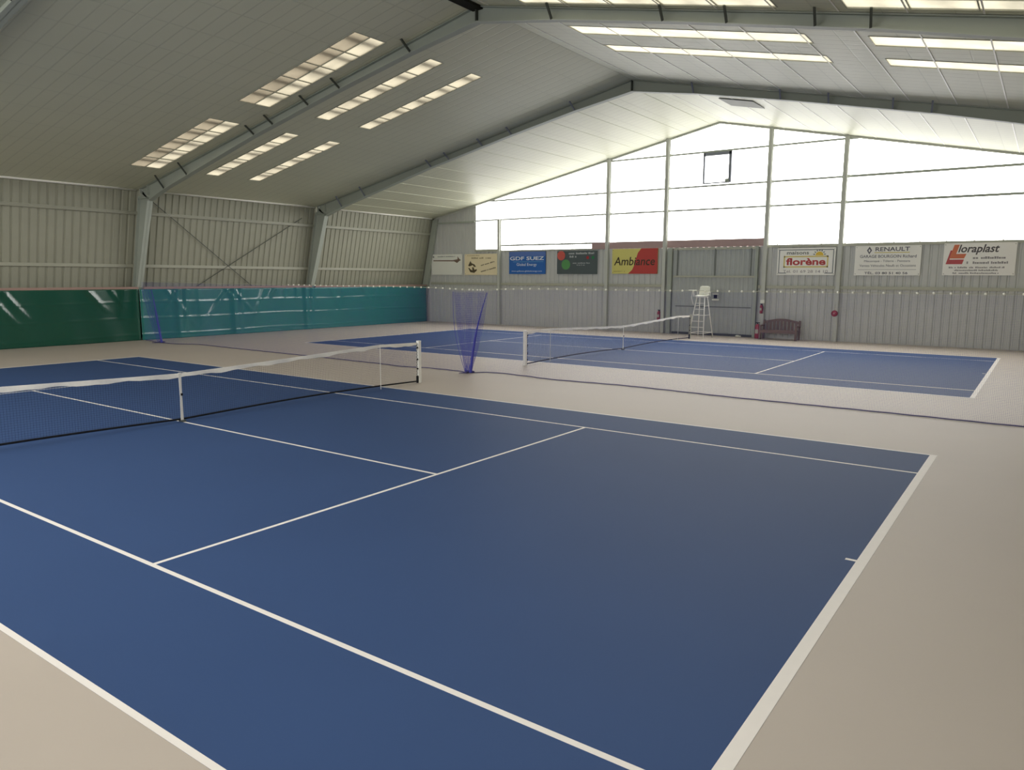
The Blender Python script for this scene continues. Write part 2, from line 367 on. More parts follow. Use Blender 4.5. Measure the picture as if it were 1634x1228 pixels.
names_bay = ['behind the viewer', 'left of the nearer frame', 'between the two frames', 'beside the gable wall']
for s in (-1, 1):
    for bi, (a, b) in enumerate(bays):
        if s > 0 and bi != 1: continue
        for z, nm in ((5.27, 'upper'), (3.12, 'lower')):
            m = MB(); x = s*(xw(z)-0.05)
            def bx(dz, h, dep, off=0): m.box((x-s*(dep/2+off), (a+b)/2, z+dz), (dep, b-a, h))
            if nm == 'upper': bx(0.05, 0.03, 0.10); bx(-0.05, 0.03, 0.10); bx(0.0, 0.12, 0.015, 0.0); bx(0.0, 0.05, 0.012, 0.09)
            else: bx(0, 0.13, 0.05)
            o = m.build('wall_rail', MT['wrail'])
            tag(o, '%s grey steel rail across the %s profiled wall, bay %s' % (nm, 'left' if s < 0 else 'right', names_bay[bi]), 'rail')
        if bi < 3 or True:
            a2 = a+(0.75 if bi in (2, 3) else 0.0)
            o = MB().tube([(s*17.56, a2, 6.17), (s*17.56, b-0.1, 6.17)], 0.04, 8).build('eave_tube', MT['white'], smooth=True)
            tag(o, 'pale eave tube above the %s wall, bay %s' % ('left' if s < 0 else 'right', names_bay[bi]), 'tube')
# wind bracing in the middle bay
def wallp(y, z, off=0.10): return (-(xw(z)-off), y, z)
for (ya, za, yb, zb_, lb) in ((9.6, 5.75, 15.6, 1.7, 'thin diagonal brace rod falling to the right across the middle bay of the left wall'), (17.3, 5.6, 11.0, 1.7, 'thin diagonal brace rod falling to the left across the middle bay of the left wall')):
    o = MB().tube([wallp(ya, za), wallp(yb, zb_)], 0.017, 6).build('brace_rod', MT['steel_dark']); tag(o, lb, 'brace rod')
# pinkish rail carrying the curtain
for bi, (a, b) in enumerate(bays[1:] if True else []):
    o = MB().box((-18.12, (a+b)/2, 2.2), (0.05, b-a, 0.09)).build('curtain_rail', MT['pinkrail'])
    tag(o, 'pinkish rail on top of the green curtain, bay %s' % names_bay[bi+1], 'rail')

# ------------------------------------------------------------------ steel portal frames
RB = [(-16.95, 5.72), (-15.65, 6.12), (-10.0, 7.5), (-5.7, 8.42), (-2.5, 9.05), (0.0, 9.46)]
CI = [(-18.85, 0.0), (-18.2, 2.17), (-16.95, 5.72)]
BR = [15.7, 14.05, 9.8, 8.75, 6.9, 5.4, 2.4]
def portal_frame(Y, label):
    r = empty('portal_frame', (0, Y, 0)); tag(r, label, 'steel frame')
    th = 0.02; fw = 0.24
    for s in (-1, 1):
        # column
        m = MB(); out = [(-19.08, 0.0), (-17.66, 5.95), (-17.55, 6.2)]
        pts = [(p[0]*-s, 0, p[1]) for p in out + CI[::-1]]
        m.prism([(p[0], -th/2, p[2]) for p in pts], (0, th, 0))
        for i in range(2):
            a, b = CI[i], CI[i+1]; m.bar((a[0]*-s, 0, a[1]), (b[0]*-s, 0, b[1]), fw, 0.025) if False else m.prism([(a[0]*-s, -fw/2, a[1]), (b[0]*-s, -fw/2, b[1]), (b[0]*-s+s*0.03, -fw/2, b[1]), (a[0]*-s+s*0.03, -fw/2, a[1])], (0, fw, 0))
        a, b = out[0], out[1]; m.prism([(a[0]*-s, -fw/2, a[1]), (b[0]*-s, -fw/2, b[1]), (b[0]*-s-s*0.02, -fw/2, b[1]), (a[0]*-s-s*0.02, -fw/2, a[1])], (0, fw, 0))
        m.box((-s*(-17.3), 0, 5.84), (0.72, fw, 0.02))
        m.build('column', MT['steel'], r)
        # rafter
        m = MB(); top = [(0.0, zc(0)-0.03), (-17.45, zc(17.45)-0.03)]
        poly = top + [(-17.5, 6.02)] + RB
        m.prism([(p[0]*-s, -th/2, p[1]) for p in poly], (0, th, 0))
        for i in range(len(RB)-1):
            a, b = RB[i], RB[i+1]
            m.prism([(a[0]*-s, -fw/2, a[1]), (b[0]*-s, -fw/2, b[1]), (b[0]*-s, -fw/2, b[1]+0.025), (a[0]*-s, -fw/2, a[1]+0.025)], (0, fw, 0))
        m.prism([(-17.45*-s, -fw/2, zc(17.45)-0.035), (0, -fw/2, zc(0)-0.035), (0, -fw/2, zc(0)-0.015), (-17.45*-s, -fw/2, zc(17.45)-0.015)], (0, fw, 0))
        for xs_ in (-16.95, -17.5): m.box((xs_*-s, 0, (6.05+zc(xs_))/2), (0.02, fw-0.02, 0.5 if xs_ > -17 else 0.2))
        m.build('rafter', MT['steel'], r)
        for bx_ in BR:
            zb0 = None
            for i in range(len(RB)-1):
                if -RB[i][0] >= bx_ >= -RB[i+1][0]:
                    t = (-RB[i][0]-bx_)/(RB[i+1][0]-RB[i][0]); zb0 = RB[i][1]+(RB[i+1][1]-RB[i][1])*t
            for sy in (-1,):
                MB().bar((s*bx_, sy*0.10, zb0+0.02), (s*(bx_+0.05), sy*0.42, zc(bx_)-0.005), 0.05, 0.05).build('fly_brace', MT['steel_dark'] if Y < 15 else MT['ventf'], r)
    MB().box((0, 0, 9.66), (0.03, fw, 0.38)).build('ridge_plate', MT['steel_dark'], r)
    # bolted lug plates under the apex
    return r
portal_frame(0.0, 'steel portal frame at the very top left corner, nearest the viewer')
portal_frame(9.05, 'grey-green steel portal frame spanning the hall above the divider net')
portal_frame(18.2, 'grey-green steel portal frame farther back, nearer the glazed gable')

# ------------------------------------------------------------------ gable walls
def gable(Yg, s, nm):
    # s=+1 : seen from -Y side
    pr = ribprof(-XB, XB, 0.30, 0.035)
    def top(x):
        a = abs(x)
        if a > 17.62: return ZE*(XB-a)/(XB-17.7)
        if a > 14.5: return zc(x)+0.05
        return 4.2
    m = MB(); pts = []
    for x, d in pr: pts.append((x, d))
    ext = []
    for x, d in pts: ext.append((x, d, top(x)))
    # exact break at the window edge
    for i in range(len(ext)-1):
        x0, d0, t0 = ext[i]; x1, d1, t1 = ext[i+1]
        if (abs(x0) > 14.5) != (abs(x1) > 14.5):
            t0 = t1 = min(t0, t1) if False else (t0 if abs(x0) > 14.5 else t1)
        y0 = Yg-s*d0; y1 = Yg-s*d1
        m.poly([(x0, y0, 0), (x1, y1, 0), (x1, y1, max(t1, 0.01)), (x0, y0, max(t0, 0.01))])
    struct(m.build('wall_'+nm, MT['gsheet']))
gable(YW, 1, 'far'); gable(YB, -1, 'near')
PX = [-12.65, -5.7, -2.5, 2.42, 5.6, 12.7]
edges = [-14.5] + PX + [14.5]
wn = 0
for Yg, s in ((YW, 1), (YB, -1)):
    for i in range(len(edges)-1):
        a, b = edges[i], edges[i+1]; wn += 1
        pts = [(a, 4.18), (b, 4.18), (b, zc(b)+0.02)] + ([(0, zc(0)+0.02)] if a < 0 < b else []) + [(a, zc(a)+0.02)]
        o = MB().poly([(p[0], Yg+s*0.06, p[1]) for p in pts]).build('window_%d' % wn, MT['pane']); struct(o)
        if s > 0:
            g = MB()
            for z in (5.95, 7.02, 8.58):
                # clip the rail to the roof slope
                lim = (ZR-z-0.05)/SL
                x0, x1 = max(a, -lim), min(b, lim)
                if x1-x0 > 0.3: g.box(((x0+x1)/2, Yg-0.005, z), (x1-x0, 0.05, 0.08 if b < 5.7 else 0.1))
            if i == 1: g.box(((a+b)/2, Yg-0.02, 4.5), (b-a, 0.06, 0.09))
            fo = g.build('window_rail', MT['steel']); fo.parent = o
# sill caps
m = MB(); m.box((-13.57, YW-0.02, 4.24), (1.85, 0.12, 0.14)); m.box((-9.15, YW-0.02, 4.2), (6.9, 0.12, 0.06)); m.box((8.45, YW-0.03, 4.16), (12.1, 0.14, 0.12))
for x in [2.9+0.95*k for k in range(11)]: m.ball((x, YW-0.06, 4.24), 0.03)
struct(m.build('trim_3', MT['girt']))
for (a, b, lb) in ((-6.65, -5.8, 'short brownish red fascia board at the right end of the low glazing strip'), (-5.6, -2.6, 'brownish red fascia board above the yellow and red sign'), (-2.4, 2.32, 'long brownish red fascia board above the big grey door')):
    o = MB().box(((a+b)/2, YW-0.075, 4.36), (b-a, 0.07, 0.34)).build('fascia_board', MT['maroon']); tag(o, lb, 'fascia')
# edge angles along the roof line, waist rails
m = MB()
for sx in (-1, 1): m.prism([(0, YW-0.1, zc(0)-0.09), (sx*17.5, YW-0.1, zc(17.5)-0.09), (sx*17.5, YW-0.1, zc(17.5)-0.005), (0, YW-0.1, zc(0)-0.005)], (0, 0.1, 0))
struct(m.build('trim_4', MT['post']))
for (a, b, lb) in ((-17.9, -12.75, 'left of the leftmost gable post'), (-12.55, -5.8, 'under the blue and dark signs'), (-5.6, -2.6, 'under the yellow and red sign'), (2.14, 2.32, 'beside the right edge of the door'), (2.52, 5.5, 'under the white sign with the sun'), (5.7, 12.6, 'under the two white signs on the right'), (12.8, 17.9, 'right of the rightmost gable post')):
    o = MB().box(((a+b)/2, YW-0.09, 2.33), (b-a, 0.1, 0.13)).build('waist_rail', MT['girt']); tag(o, 'horizontal grey rail on the gable wall %s' % lb, 'rail')
for (a, b, lb) in ((-17.75, -14.5, 'left'), (14.5, 17.75, 'right')):
    o = MB().box(((a+b)/2, YW-0.07, 5.9), (b-a, 0.07, 0.1)).build('waist_rail', MT['steel']); tag(o, 'high thin grey rail beside the %s end of the gable glazing' % lb, 'rail')
plabels = ['short slender grey post between the beige sign and the blue sign', 'tall grey post left of the yellow and red sign', 'tall grey post right of the yellow and red sign, left of the door',
           'tall grey post right of the door beside the bench', 'tall grey post between the two white signs, with a round red alarm', 'tall grey post at the right end of the gable']
for x, lb in zip(PX, plabels):
    zt_ = 5.95 if x == -12.65 else zc(x)-0.01
    wd = 0.15 if x == -12.65 else 0.17; m = MB()
    m.box((x, YW-0.24, zt_/2), (wd, 0.014, zt_)); m.box((x, YW-0.06, zt_/2), (wd, 0.014, zt_)); m.box((x, YW-0.15, zt_/2), (0.012, 0.18, zt_))
    o = m.build('gable_post', MT['post']); tag(o, lb, 'post')
    for z in (5.95, 7.02, 8.58):
        if z < zt_-0.2 and x != -12.65: MB().box((x, YW-0.03, z), (0.30, 0.05, 0.13)).build('rail_cleat', MT['post'], o)
# corner columns against the gable
for s in (-1, 1):
    m = MB(); m.prism([(s*19.0, YW-0.25, 0), (s*18.55, YW-0.25, 0), (s*17.3, YW-0.25, 6.1), (s*17.6, YW-0.25, 6.1)], (0, 0.2, 0))
    o = m.build('corner_column', MT['steel']); tag(o, 'leaning steel corner column between %s wall and gable' % ('left' if s < 0 else 'right'), 'column')
# tilting vent in the glazing
r = empty('vent_window', (-0.06, YW-0.02, 7.82)); tag(r, 'small square opening vent high in the gable glazing', 'vent window')
m = MB(); m.box((0, 0, 0.64), (1.36, 0.1, 0.14)); m.box((-0.64, 0, 0), (0.08, 0.1, 1.4)); m.box((0.62, 0, 0), (0.13, 0.1, 1.4)); m.box((0, 0, -0.68), (1.36, 0.08, 0.05))
m.build('frame', MT['ventf'], r)
m = MB(); m.box((0.02, -0.04, 0.0), (0.04, 0.02, 0.04)); m.box((0.5, -0.04, -0.6), (0.18, 0.05, 0.14)); m.build('latch', MT['steel'], r)
MB().poly([(-0.6, 0.03, -0.65), (0.56, 0.03, -0.65), (0.56, 0.03, 0.57), (-0.6, 0.03, 0.57)]).build('pane', MT['pane'], r)

# ------------------------------------------------------------------ big sliding door
def door():
    r = empty('door_1', (0, YW-0.1, 0)); struct(r)
    m = MB(); x = -2.05
    pr = ribprof(-2.05, 2.0, 0.22, 0.02)
    for i in range(len(pr)-1):
        (x0, d0), (x1, d1) = pr[i], pr[i+1]; m.poly([(x0, -d0, 0.03), (x1, -d1, 0.03), (x1, -d1, 4.15), (x0, -d0, 4.15)])
    m.build('door_sheet', MT['door'], r)
    m = MB(); m.box((-0.02, -0.05, 2.79), (4.0, 0.05, 0.08)); m.box((-0.02, -0.04, 4.1), (4.0, 0.05, 0.1))
    m.build('door_rail', MT['girt'], r)
    m = MB(); m.box((0.07, -0.045, 3.45), (0.06, 0.05, 1.3)); m.box((-1.82, -0.045, 3.45), (0.05, 0.05, 1.3)); m.box((1.78, -0.045, 3.45), (0.05, 0.05, 1.3)); m.box((0, -0.04, 1.36), (3.7, 0.03, 0.05))
    m.build('door_stile', MT['stile'], r)
    m = MB(); m.box((-2.2, -0.06, 2.08), (0.22, 0.14, 4.16)); m.box((2.06, -0.06, 2.08), (0.12, 0.14, 4.16)); m.build('door_jamb', MT['steel'], r)
    m = MB(); m.box((0.0, -0.05, 0.06), (4.0, 0.05, 0.1)); m.build('bottom_rail', MT['steel_dark'], r)
door()
r = empty('notice', (0.17, YW-0.16, 1.82)); tag(r, 'small black and white notice fixed on the grey door', 'notice')
MB().box((0, 0, 0), (0.42, 0.012, 0.36)).build('backing', MT['door'], r); MB().box((0, -0.012, 0.03), (0.16, 0.012, 0.16)).build('dark_square', MT['black'], r)
MB().box((0, -0.012, -0.12), (0.34, 0.01, 0.06)).build('white_strip', MT['plasticw'], r); MB().box((0, -0.012, 0.15), (0.30, 0.01, 0.04)).build('white_strip', MT['plasticw'], r)

# ------------------------------------------------------------------ green tarpaulin curtains
def curtain(ya, yb, label, seed, m_, cr, big=()):
    rnd = random.Random(seed); ny = int((yb-ya)/0.09); nz = 52; H = 2.14
    folds = []
    for k in range(int((yb-ya)/0.9)):
        y0 = ya+rnd.uniform(0, yb-ya); folds.append((y0, rnd.uniform(-0.9, 0.9), rnd.uniform(0.05, 0.16), rnd.uniform(0.03, 0.08), rnd.uniform(0.5, 2.0)))
    for y0 in big: folds += [(y0, 0.04, 0.14, 0.10, 3.2), (y0+0.42, -0.05, 0.10, 0.08, 3.2)]
    m = MB()
    for i in range(ny+1):
        y = ya+(yb-ya)*i/ny
        for j in range(nz+1):
            z = H*j/nz; d = 0.02*math.sin(y*1.7+seed)+0.012*math.sin(y*4.3+z*1.3)
            for (y0, sl, wd, am, ln) in folds:
                t = (y-y0-sl*(H-z))/wd
                if abs(t) < 3 and H-z < ln: d += am*math.exp(-t*t)*(1-(H-z)/ln)**0.7
            for zf, am in ((0.22, 0.02), (0.92, 0.022), (1.60, 0.022)):        # packing creases
                d += cr*am*max(0, 1-abs(z-zf-0.02*math.sin(y*0.9))/0.05)
            m.v.append((-18.08+d, y, z+0.004))
    for i in range(ny):
        for j in range(nz):
            a = i*(nz+1)+j; m.f.append((a, a+1, a+nz+2, a+nz+1))
    o = m.build('tarpaulin_curtain', m_, smooth=True)
    sm = o.modifiers.new('s', 'SOLIDIFY'); sm.thickness = 0.004; sm.offset = -1
    tag(o, label, 'curtain', None); return o
curtain(-8.9, 8.9, 'dark green plastic curtain along the left wall, in front of the divider net', 3, MT['tarp'], 0.3)
curtain(8.96, 26.85, 'green plastic curtain along the left wall, window light painted in as teal, seen through the divider net', 8, MT['tarp_lit'], 1.0, (10.6, 13.4, 17.6))

# ------------------------------------------------------------------ divider net between the courts
BOT = [(-17.9, 8.98), (-16.2, 8.7), (-15.3, 8.75), (-14.2, 9.2), (-11, 9.1), (-7.84, 9.05), (-4, 8.91), (-2.81, 8.79), (-1.74, 9.0), (-0.8, 8.98), (-0.24, 8.85), (0.2, 9.25), (0.59, 9.33), (1.4, 9.25), (2.43, 9.1), (4.58, 9.25), (7.83, 9.06), (10.42, 9.04), (12.91, 8.98), (15, 9.05), (17.9, 9.0)]
def ybot(x):
    for (a, b), (c, d) in zip(BOT, BOT[1:]):
        if a <= x <= c: t = (x-a)/(c-a); t = t*t*(3-2*t); return b+(d-b)*t
    return 9.0
def ztop(x): return 2.405 + 0.05*((x+1.0)/16)**2 - 0.055*math.exp(-((x+0.1)/1.2)**2)
r = empty('divider_net', (0, 9.0, 0)); tag(r, 'fine blue divider net hanging between the two courts', 'net')
def dn(x, v):
    # v 0 bottom, 1 top
    zt = ztop(x); yb = ybot(x)-9.0; u = 1-v
    y = yb*u**1.5 + 0.03*math.sin(x*3.1)*math.sin(v*PI)
    return (x, y, 0.02+(zt-0.02)*v - 0.018*abs(math.sin(x*PI/0.28))*v**8)
m = MB(); X0, X1 = -17.95, 17.2; n = int((X1-X0)/0.03)
for k in range(n+1):
    x = X0+(X1-X0)*k/n; m.tube([dn(x, q/7) for q in range(8)], 0.0010, 4, False)
for j in range(1, 80): m.tube([dn(X0+(X1-X0)*k/160, j/80) for k in range(161)], 0.0010, 4, False)
m.build('netting', MT['netblue'], r)
MB().tube([(X0+(X1-X0)*k/40, 0, ztop(X0+(X1-X0)*k/40)+0.012) for k in range(41)], 0.006, 5).build('cable', MT['girt'], r)
pts = []
for k in range(351):
    x = X0+(X1-X0)*k/350; p = dn(x, 0); pts.append((p[0], p[1]+0.012*math.sin(x*9), 0.018))
MB().tube(pts, 0.013, 6).build('weight_rope', MT['rope'], r)
# rings
xs = []; x = -8.3
while x < 14.2:
    if not (-0.9 < x < 0.45): xs.append(x)
    x += 0.285+random.uniform(-0.02, 0.02)
xs += [-0.8, -0.55, -0.30, -0.16, 0.0, 0.10, 0.2]
ring = None
for x in xs:
    if ring is None:
        ring = MB().ball((0, 0, 0), 0.026, 8, 5).build('ring', MT['plasticw'], r); o = ring
    else:
        o = ring.copy(); COL.objects.link(o); o.parent = r
    o.location = (x, -0.005, ztop(x)+0.01)
# gathered bunches of spare netting
def gather(xt0, xt1, zt, xb0, xb1, yb, layers, label, drop=0.03):
    g = empty('gathered_netting', (0, 9.0, 0)); tag(g, label, 'net')
    m = MB()
    for L in range(layers):
        o = -0.03-0.022*L; ns = int((xt1-xt0)/0.04)
        def P(u, v):
            x = (xt0+(xt1-xt0)*u)*v + (xb0+(xb1-xb0)*u)*(1-v) + 0.25*(xt1-xt0)*math.sin(v*PI)*(u-0.5)*0.5
            return (x, o+(yb-9.0)*(1-v)**1.4+0.03*math.sin(u*18+L*2)*v, drop+(zt-drop)*v)
        for k in range(ns+1): m.tube([P(k/ns, q/6) for q in range(7)], 0.002, 4, False)
        for j in range(1, 44): m.tube([P(k/10, j/44) for k in range(11)], 0.002, 4, False)
    m.build('netting', MT['netblue'], g)
    # the doubled selvedge gathers into a thick dark edge
    pr_, pl = [], []
    for q in range(13):
        v = q/12; e = (1-v)
        pr_.append(((xt1)*v+(xb1)*(1-v)-0.10*math.sin(v*PI)*(xt1-xt0)/1.2, -0.06+(yb-9.0)*e**1.4, drop+(zt-drop)*v))
        pl.append(((xt0)*v+(xb0)*(1-v)-0.16*math.sin(v*PI)*(xt1-xt0)/1.2, -0.06+(yb-9.0)*e**1.4, drop+(zt-drop)*v))
    MB().tube(pr_, 0.03, 6, True, rr=[0.045-0.037*q/12 for q in range(13)]).build('selvedge', MT['netblue'], g)
    MB().tube(pl, 0.008, 5).build('selvedge', MT['netblue'], g)
    MB().tube([(xb0-0.05, yb-9.0-0.28, 0.02), (xb0+0.1, yb-9.0-0.12, 0.03), ((xb0+xb1)/2, yb-9.0, 0.05), (xb1+0.05, yb-9.0+0.05, 0.05)], 0.03, 6, True, rr=[0.008, 0.025, 0.035, 0.02]).build('tail', MT['rope'], g)
gather(-0.85, 0.38, 2.30, -0.30, -0.10, 8.86, 2, 'blue gathered netting bunched on the divider net near its middle, tapering to the floor')
gather(-17.85, -17.1, 2.15, -16.4, -16.1, 8.75, 1, 'dark blue gathered netting hanging beside the left wall column over the curtain')

# ------------------------------------------------------------------ signs
def text_mesh(body, shear=0.0, bold=0.0):
    cu = bpy.data.curves.new('t', 'FONT'); cu.body = body; cu.size = 1; cu.extrude = 0.0; cu.shear = shear; cu.offset = bold; cu.resolution_u = 3
    o = bpy.data.objects.new('t', cu); COL.objects.link(o)
    dg = bpy.context.evaluated_depsgraph_get(); me = bpy.data.meshes.new_from_object(o.evaluated_get(dg))
    vs_ = [tuple(v.co) for v in me.vertices]; fs = [tuple(p.vertices) for p in me.polygons]
    bpy.data.objects.remove(o); bpy.data.curves.remove(cu); bpy.data.meshes.remove(me)
    return vs_, fs
def letters(parent, name, body, x0, x1, z0, z1, m, shear=0.0, bold=0.0, rot=0.0, y=-0.022):
    v, f = text_mesh(body, shear, bold)
    ax, bx_ = min(p[0] for p in v), max(p[0] for p in v); ay, by = min(p[1] for p in v), max(p[1] for p in v)
    sx = (x1-x0)/(bx_-ax); sz = (z1-z0)/(by-ay); cx, cz = (x0+x1)/2, (z0+z1)/2; mb = MB(); out = []
    for p in v:
        X = x0+(p[0]-ax)*sx-cx; Z = z0+(p[1]-ay)*sz-cz
        out.append((cx+X*math.cos(rot)-Z*math.sin(rot), y, cz+X*math.sin(rot)+Z*math.cos(rot)))
    mb.v = out; mb.f = f
    return mb.build(name, m, parent)
def blurline(mb, x0, x1, z, h, rnd, rot=0.0):
    # a line too soft to read: a row of small irregular strokes
    x = x0
    while x < x1:
        wd = rnd.uniform(0.5, 1.1)*h
        if x+wd > x1: break
        if rnd.random() > 0.14:
            hh = h*rnd.choice((0.7, 0.75, 1.0)); dz = (x-x0)*math.tan(rot)
            mb.poly([(x, -0.021, z+dz), (x+wd*0.8, -0.021, z+dz), (x+wd*0.8, -0.021, z+dz+hh), (x, -0.021, z+dz+hh)])
        x += wd
def flat(parent, name, pts, m, y=-0.0195): return MB().poly([(p[0], y, p[1]) for p in pts]).build(name, m, parent)
def disc(cx, cz, r_, n=24, a0=0.0, a1=2*PI): return [(cx+r_*math.cos(a0+(a1-a0)*k/n), cz+r_*math.sin(a0+(a1-a0)*k/n)) for k in range(n+(0 if a1-a0 > 6 else 1))]
def sign(x0, x1, z0, z1, col, label, border=None):
    r = empty('advertising_sign', ((x0+x1)/2, YW-0.10, z0)); tag(r, label, 'sign', None)
    hw, h = (x1-x0)/2, z1-z0
    MB().box((0, 0, h/2), (2*hw, 0.035, h)).build('panel', mat('sign_base', col, 0.4, 0.4, noise=0.03, nscale=2), r)
    if border:
        m = MB(); e = 0.035; i = 0.07
        for (a, b, c, d) in ((-hw+i, hw-i, h-i-e, h-i), (-hw+i, -hw+i+e, i, h-i), (hw-i-e, hw-i, i, h-i), (-hw+i, -hw+i+0.35, i, i+e), (hw-i-0.35, hw-i, i, i+e)): m.poly([(a, -0.0195, c), (b, -0.0195, c), (b, -0.0195, d), (a, -0.0195, d)])
        m.build('border', border, r)
    m = MB()
    for a in (-hw+0.05, hw-0.05):
        for b in (0.06, h-0.06): m.tube([(a, -0.016, b), (a, -0.024, b)], 0.014, 6)
    m.build('screws', MT['steel_dark'], r)
    return r
cm = {}
def C(name, c):
    if name not in cm: cm[name] = mat(name, c, 0.5, 0.3, noise=0.02)
    return cm[name]
rnd = random.Random(4)
# 1 white sign with a brown streak
r = sign(-17.84, -15.42, 2.84, 4.06, (238, 238, 230), 'plain white sign with a brown streak, leftmost of the gable signs')
m = MB(); blurline(m, -0.75, 0.7, 1.06, 0.06, rnd); m.build('small_writing', C('ink_grey', (140, 140, 140)), r)
flat(r, 'brown_streak', [(-1.05, 0.82), (0.6, 0.80), (0.82, 0.70), (1.0, 0.82), (1.12, 0.86), (0.98, 0.96), (0.86, 1.1), (0.86, 0.92), (0.5, 0.87), (-1.05, 0.88)], C('ink_brown', (128, 106, 92)))
m = MB(); m.poly([(-1.1, -0.0195, 1.02), (-0.98, -0.0195, 1.02), (-0.98, -0.0195, 1.12), (-1.1, -0.0195, 1.12)]); m.build('corner_mark', C('ink_grey', (140, 140, 140)), r)
# 2 beige sign with sketch and two slanted lines
r = sign(-15.23, -12.78, 2.84, 4.05, (242, 228, 192), 'beige sign with brown sketch and slanted writing, left of the slender post')
br = C('ink_olive', (96, 84, 62))
m = MB(); blurline(m, -1.05, -0.1, 1.1, 0.04, rnd); blurline(m, -0.7, 0.8, 0.93, 0.09, rnd); m.build('small_writing', C('ink_tan', (170, 155, 120)), r)
m = MB(); blurline(m, 0.0, 1.0, 0.52, 0.07, rnd, 0.22); blurline(m, 0.0, 1.15, 0.16, 0.07, rnd, 0.22); m.build('slanted_writing', br, r)
flat(r, 'sketch', [(-0.95, 0.55), (-0.85, 0.7), (-0.78, 0.82), (-0.7, 0.68), (-0.5, 0.62), (-0.36, 0.48), (-0.5, 0.46), (-0.62, 0.58), (-0.75, 0.52), (-0.9, 0.5)], br)
flat(r, 'sketch', [(-0.95, 0.4), (-0.85, 0.25), (-0.8, 0.16), (-0.5, 0.12), (-0.3, 0.26), (-0.32, 0.34), (-0.48, 0.3), (-0.55, 0.45), (-0.66, 0.45), (-0.64, 0.26), (-0.8, 0.34), (-0.88, 0.42)], br)
# 3 blue sign
r = sign(-11.98, -9.53, 2.90, 4.13, (48, 104, 182), 'blue sign with white lettering, right of the slender post')
wh = C('ink_white', (232, 236, 240))
flat(r, 'pale_band', [(-1.22, 0.98), (1.22, 0.98), (1.22, 1.225), (-1.22, 1.225)], C('band_blue', (96, 124, 190)))
letters(r, 'lettering', 'GDF SUEZ', -1.16, 1.14, 0.76, 0.96, wh, bold=0.02)
flat(r, 'thin_line', [(-0.95, 0.66), (1.1, 0.66), (1.1, 0.68), (-0.95, 0.68)], C('line_cyan', (120, 180, 220)))
letters(r, 'lettering', 'Global Energy', -0.7, 0.66, 0.40, 0.60, wh)
letters(r, 'lettering', 'www.gdfsuez-globalenergy.com', -1.05, 1.0, 0.10, 0.20, wh)
# 4 dark sign with red and green discs
r = sign(-8.77, -6.3, 2.90, 4.12, (84, 94, 96), 'dark grey sign with a red disc and a green disc')
flat(r, 'red_disc', disc(-0.98, 0.98, 0.25), C('disc_red', (204, 96, 86))); flat(r, 'green_disc', disc(-0.68, 0.5, 0.27), C('disc_green', (92, 150, 92)))
flat(r, 'small_red_disc', disc(0.66, 0.86, 0.085), C('dot_red', (170, 56, 60))); flat(r, 'small_green_disc', disc(0.98, 0.86, 0.085), C('dot_green', (50, 130, 80)))
m = MB(); blurline(m, -0.5, 1.12, 1.04, 0.1, rnd); blurline(m, -0.45, 0.0, 0.87, 0.1, rnd); m.build('heading_writing', C('ink_pale', (176, 180, 182)), r)
m = MB(); blurline(m, -0.25, 0.85, 0.55, 0.06, rnd); blurline(m, 0.0, 0.5, 0.45, 0.05, rnd); m.build('small_writing', C('ink_pale', (176, 180, 182)), r)
# 5 yellow and red sign
r = sign(-5.42, -2.88, 2.92, 4.17, (214, 206, 120), 'yellow and red sign with dark brush lettering, left of the door')
flat(r, 'red_field', [(1.27, 0.0), (-0.35, 0.0), (-0.12, 0.2), (0.0, 0.45), (0.08, 0.75), (0.18, 1.05), (0.36, 1.26), (1.27, 1.26)], C('field_red', (186, 72, 66)))
letters(r, 'lettering', 'Ambiance', -1.16, 1.12, 0.42, 0.84, C('ink_dark', (70, 60, 48)), shear=0.15, bold=0.012)
m = MB(); blurline(m, -1.18, -0.5, 0.10, 0.05, rnd); m.build('small_writing', C('ink_mustard', (170, 160, 90)), r)
# 6 white sign with sun
r = sign(2.95, 5.42, 2.87, 4.06, (243, 241, 234), 'white sign with red lettering in a yellow frame and a small sun', border=C('border_grey', (120, 128, 130)))
letters(r, 'lettering', 'maisons', -0.82, 0.12, 0.90, 1.05, C('ink_greygreen', (112, 116, 110)), bold=0.015)
m = MB(); e = 0.06
for (a, b, c, d) in ((-0.95, 0.95, 0.78, 0.84), (-0.95, 0.95, 0.33, 0.39), (-0.95, -0.89, 0.33, 0.84), (0.89, 0.95, 0.33, 0.84)): m.poly([(a, -0.0195, c), (b, -0.0195, c), (b, -0.0195, d), (a, -0.0195, d)])
m.build('yellow_frame', C('frame_yellow', (226, 208, 130)), r)
flat(r, 'sun', disc(0.57, 0.85, 0.17, 16, 0, PI), C('sun_yellow', (232, 196, 70)))
m = MB()
for k in range(7):
    a = PI*(k+0.5)/7; ca, sa = math.cos(a), math.sin(a)
    m.poly([(0.57+0.2*ca-0.035*sa, -0.0195, 0.85+0.2*sa+0.035*ca), (0.57+0.2*ca+0.035*sa, -0.0195, 0.85+0.2*sa-0.035*ca), (0.57+0.29*ca, -0.0195, 0.85+0.29*sa)])
m.build('sun_rays', C('ray_grey', (120, 126, 120)), r)
letters(r, 'lettering', 'florène', -0.84, 0.84, 0.43, 0.75, C('ink_red', (188, 70, 70)), bold=0.03)
letters(r, 'lettering', 'Tél. 01 69 28 14 10', -0.95, 0.95, 0.10, 0.22, C('ink_mauve', (150, 140, 144)))
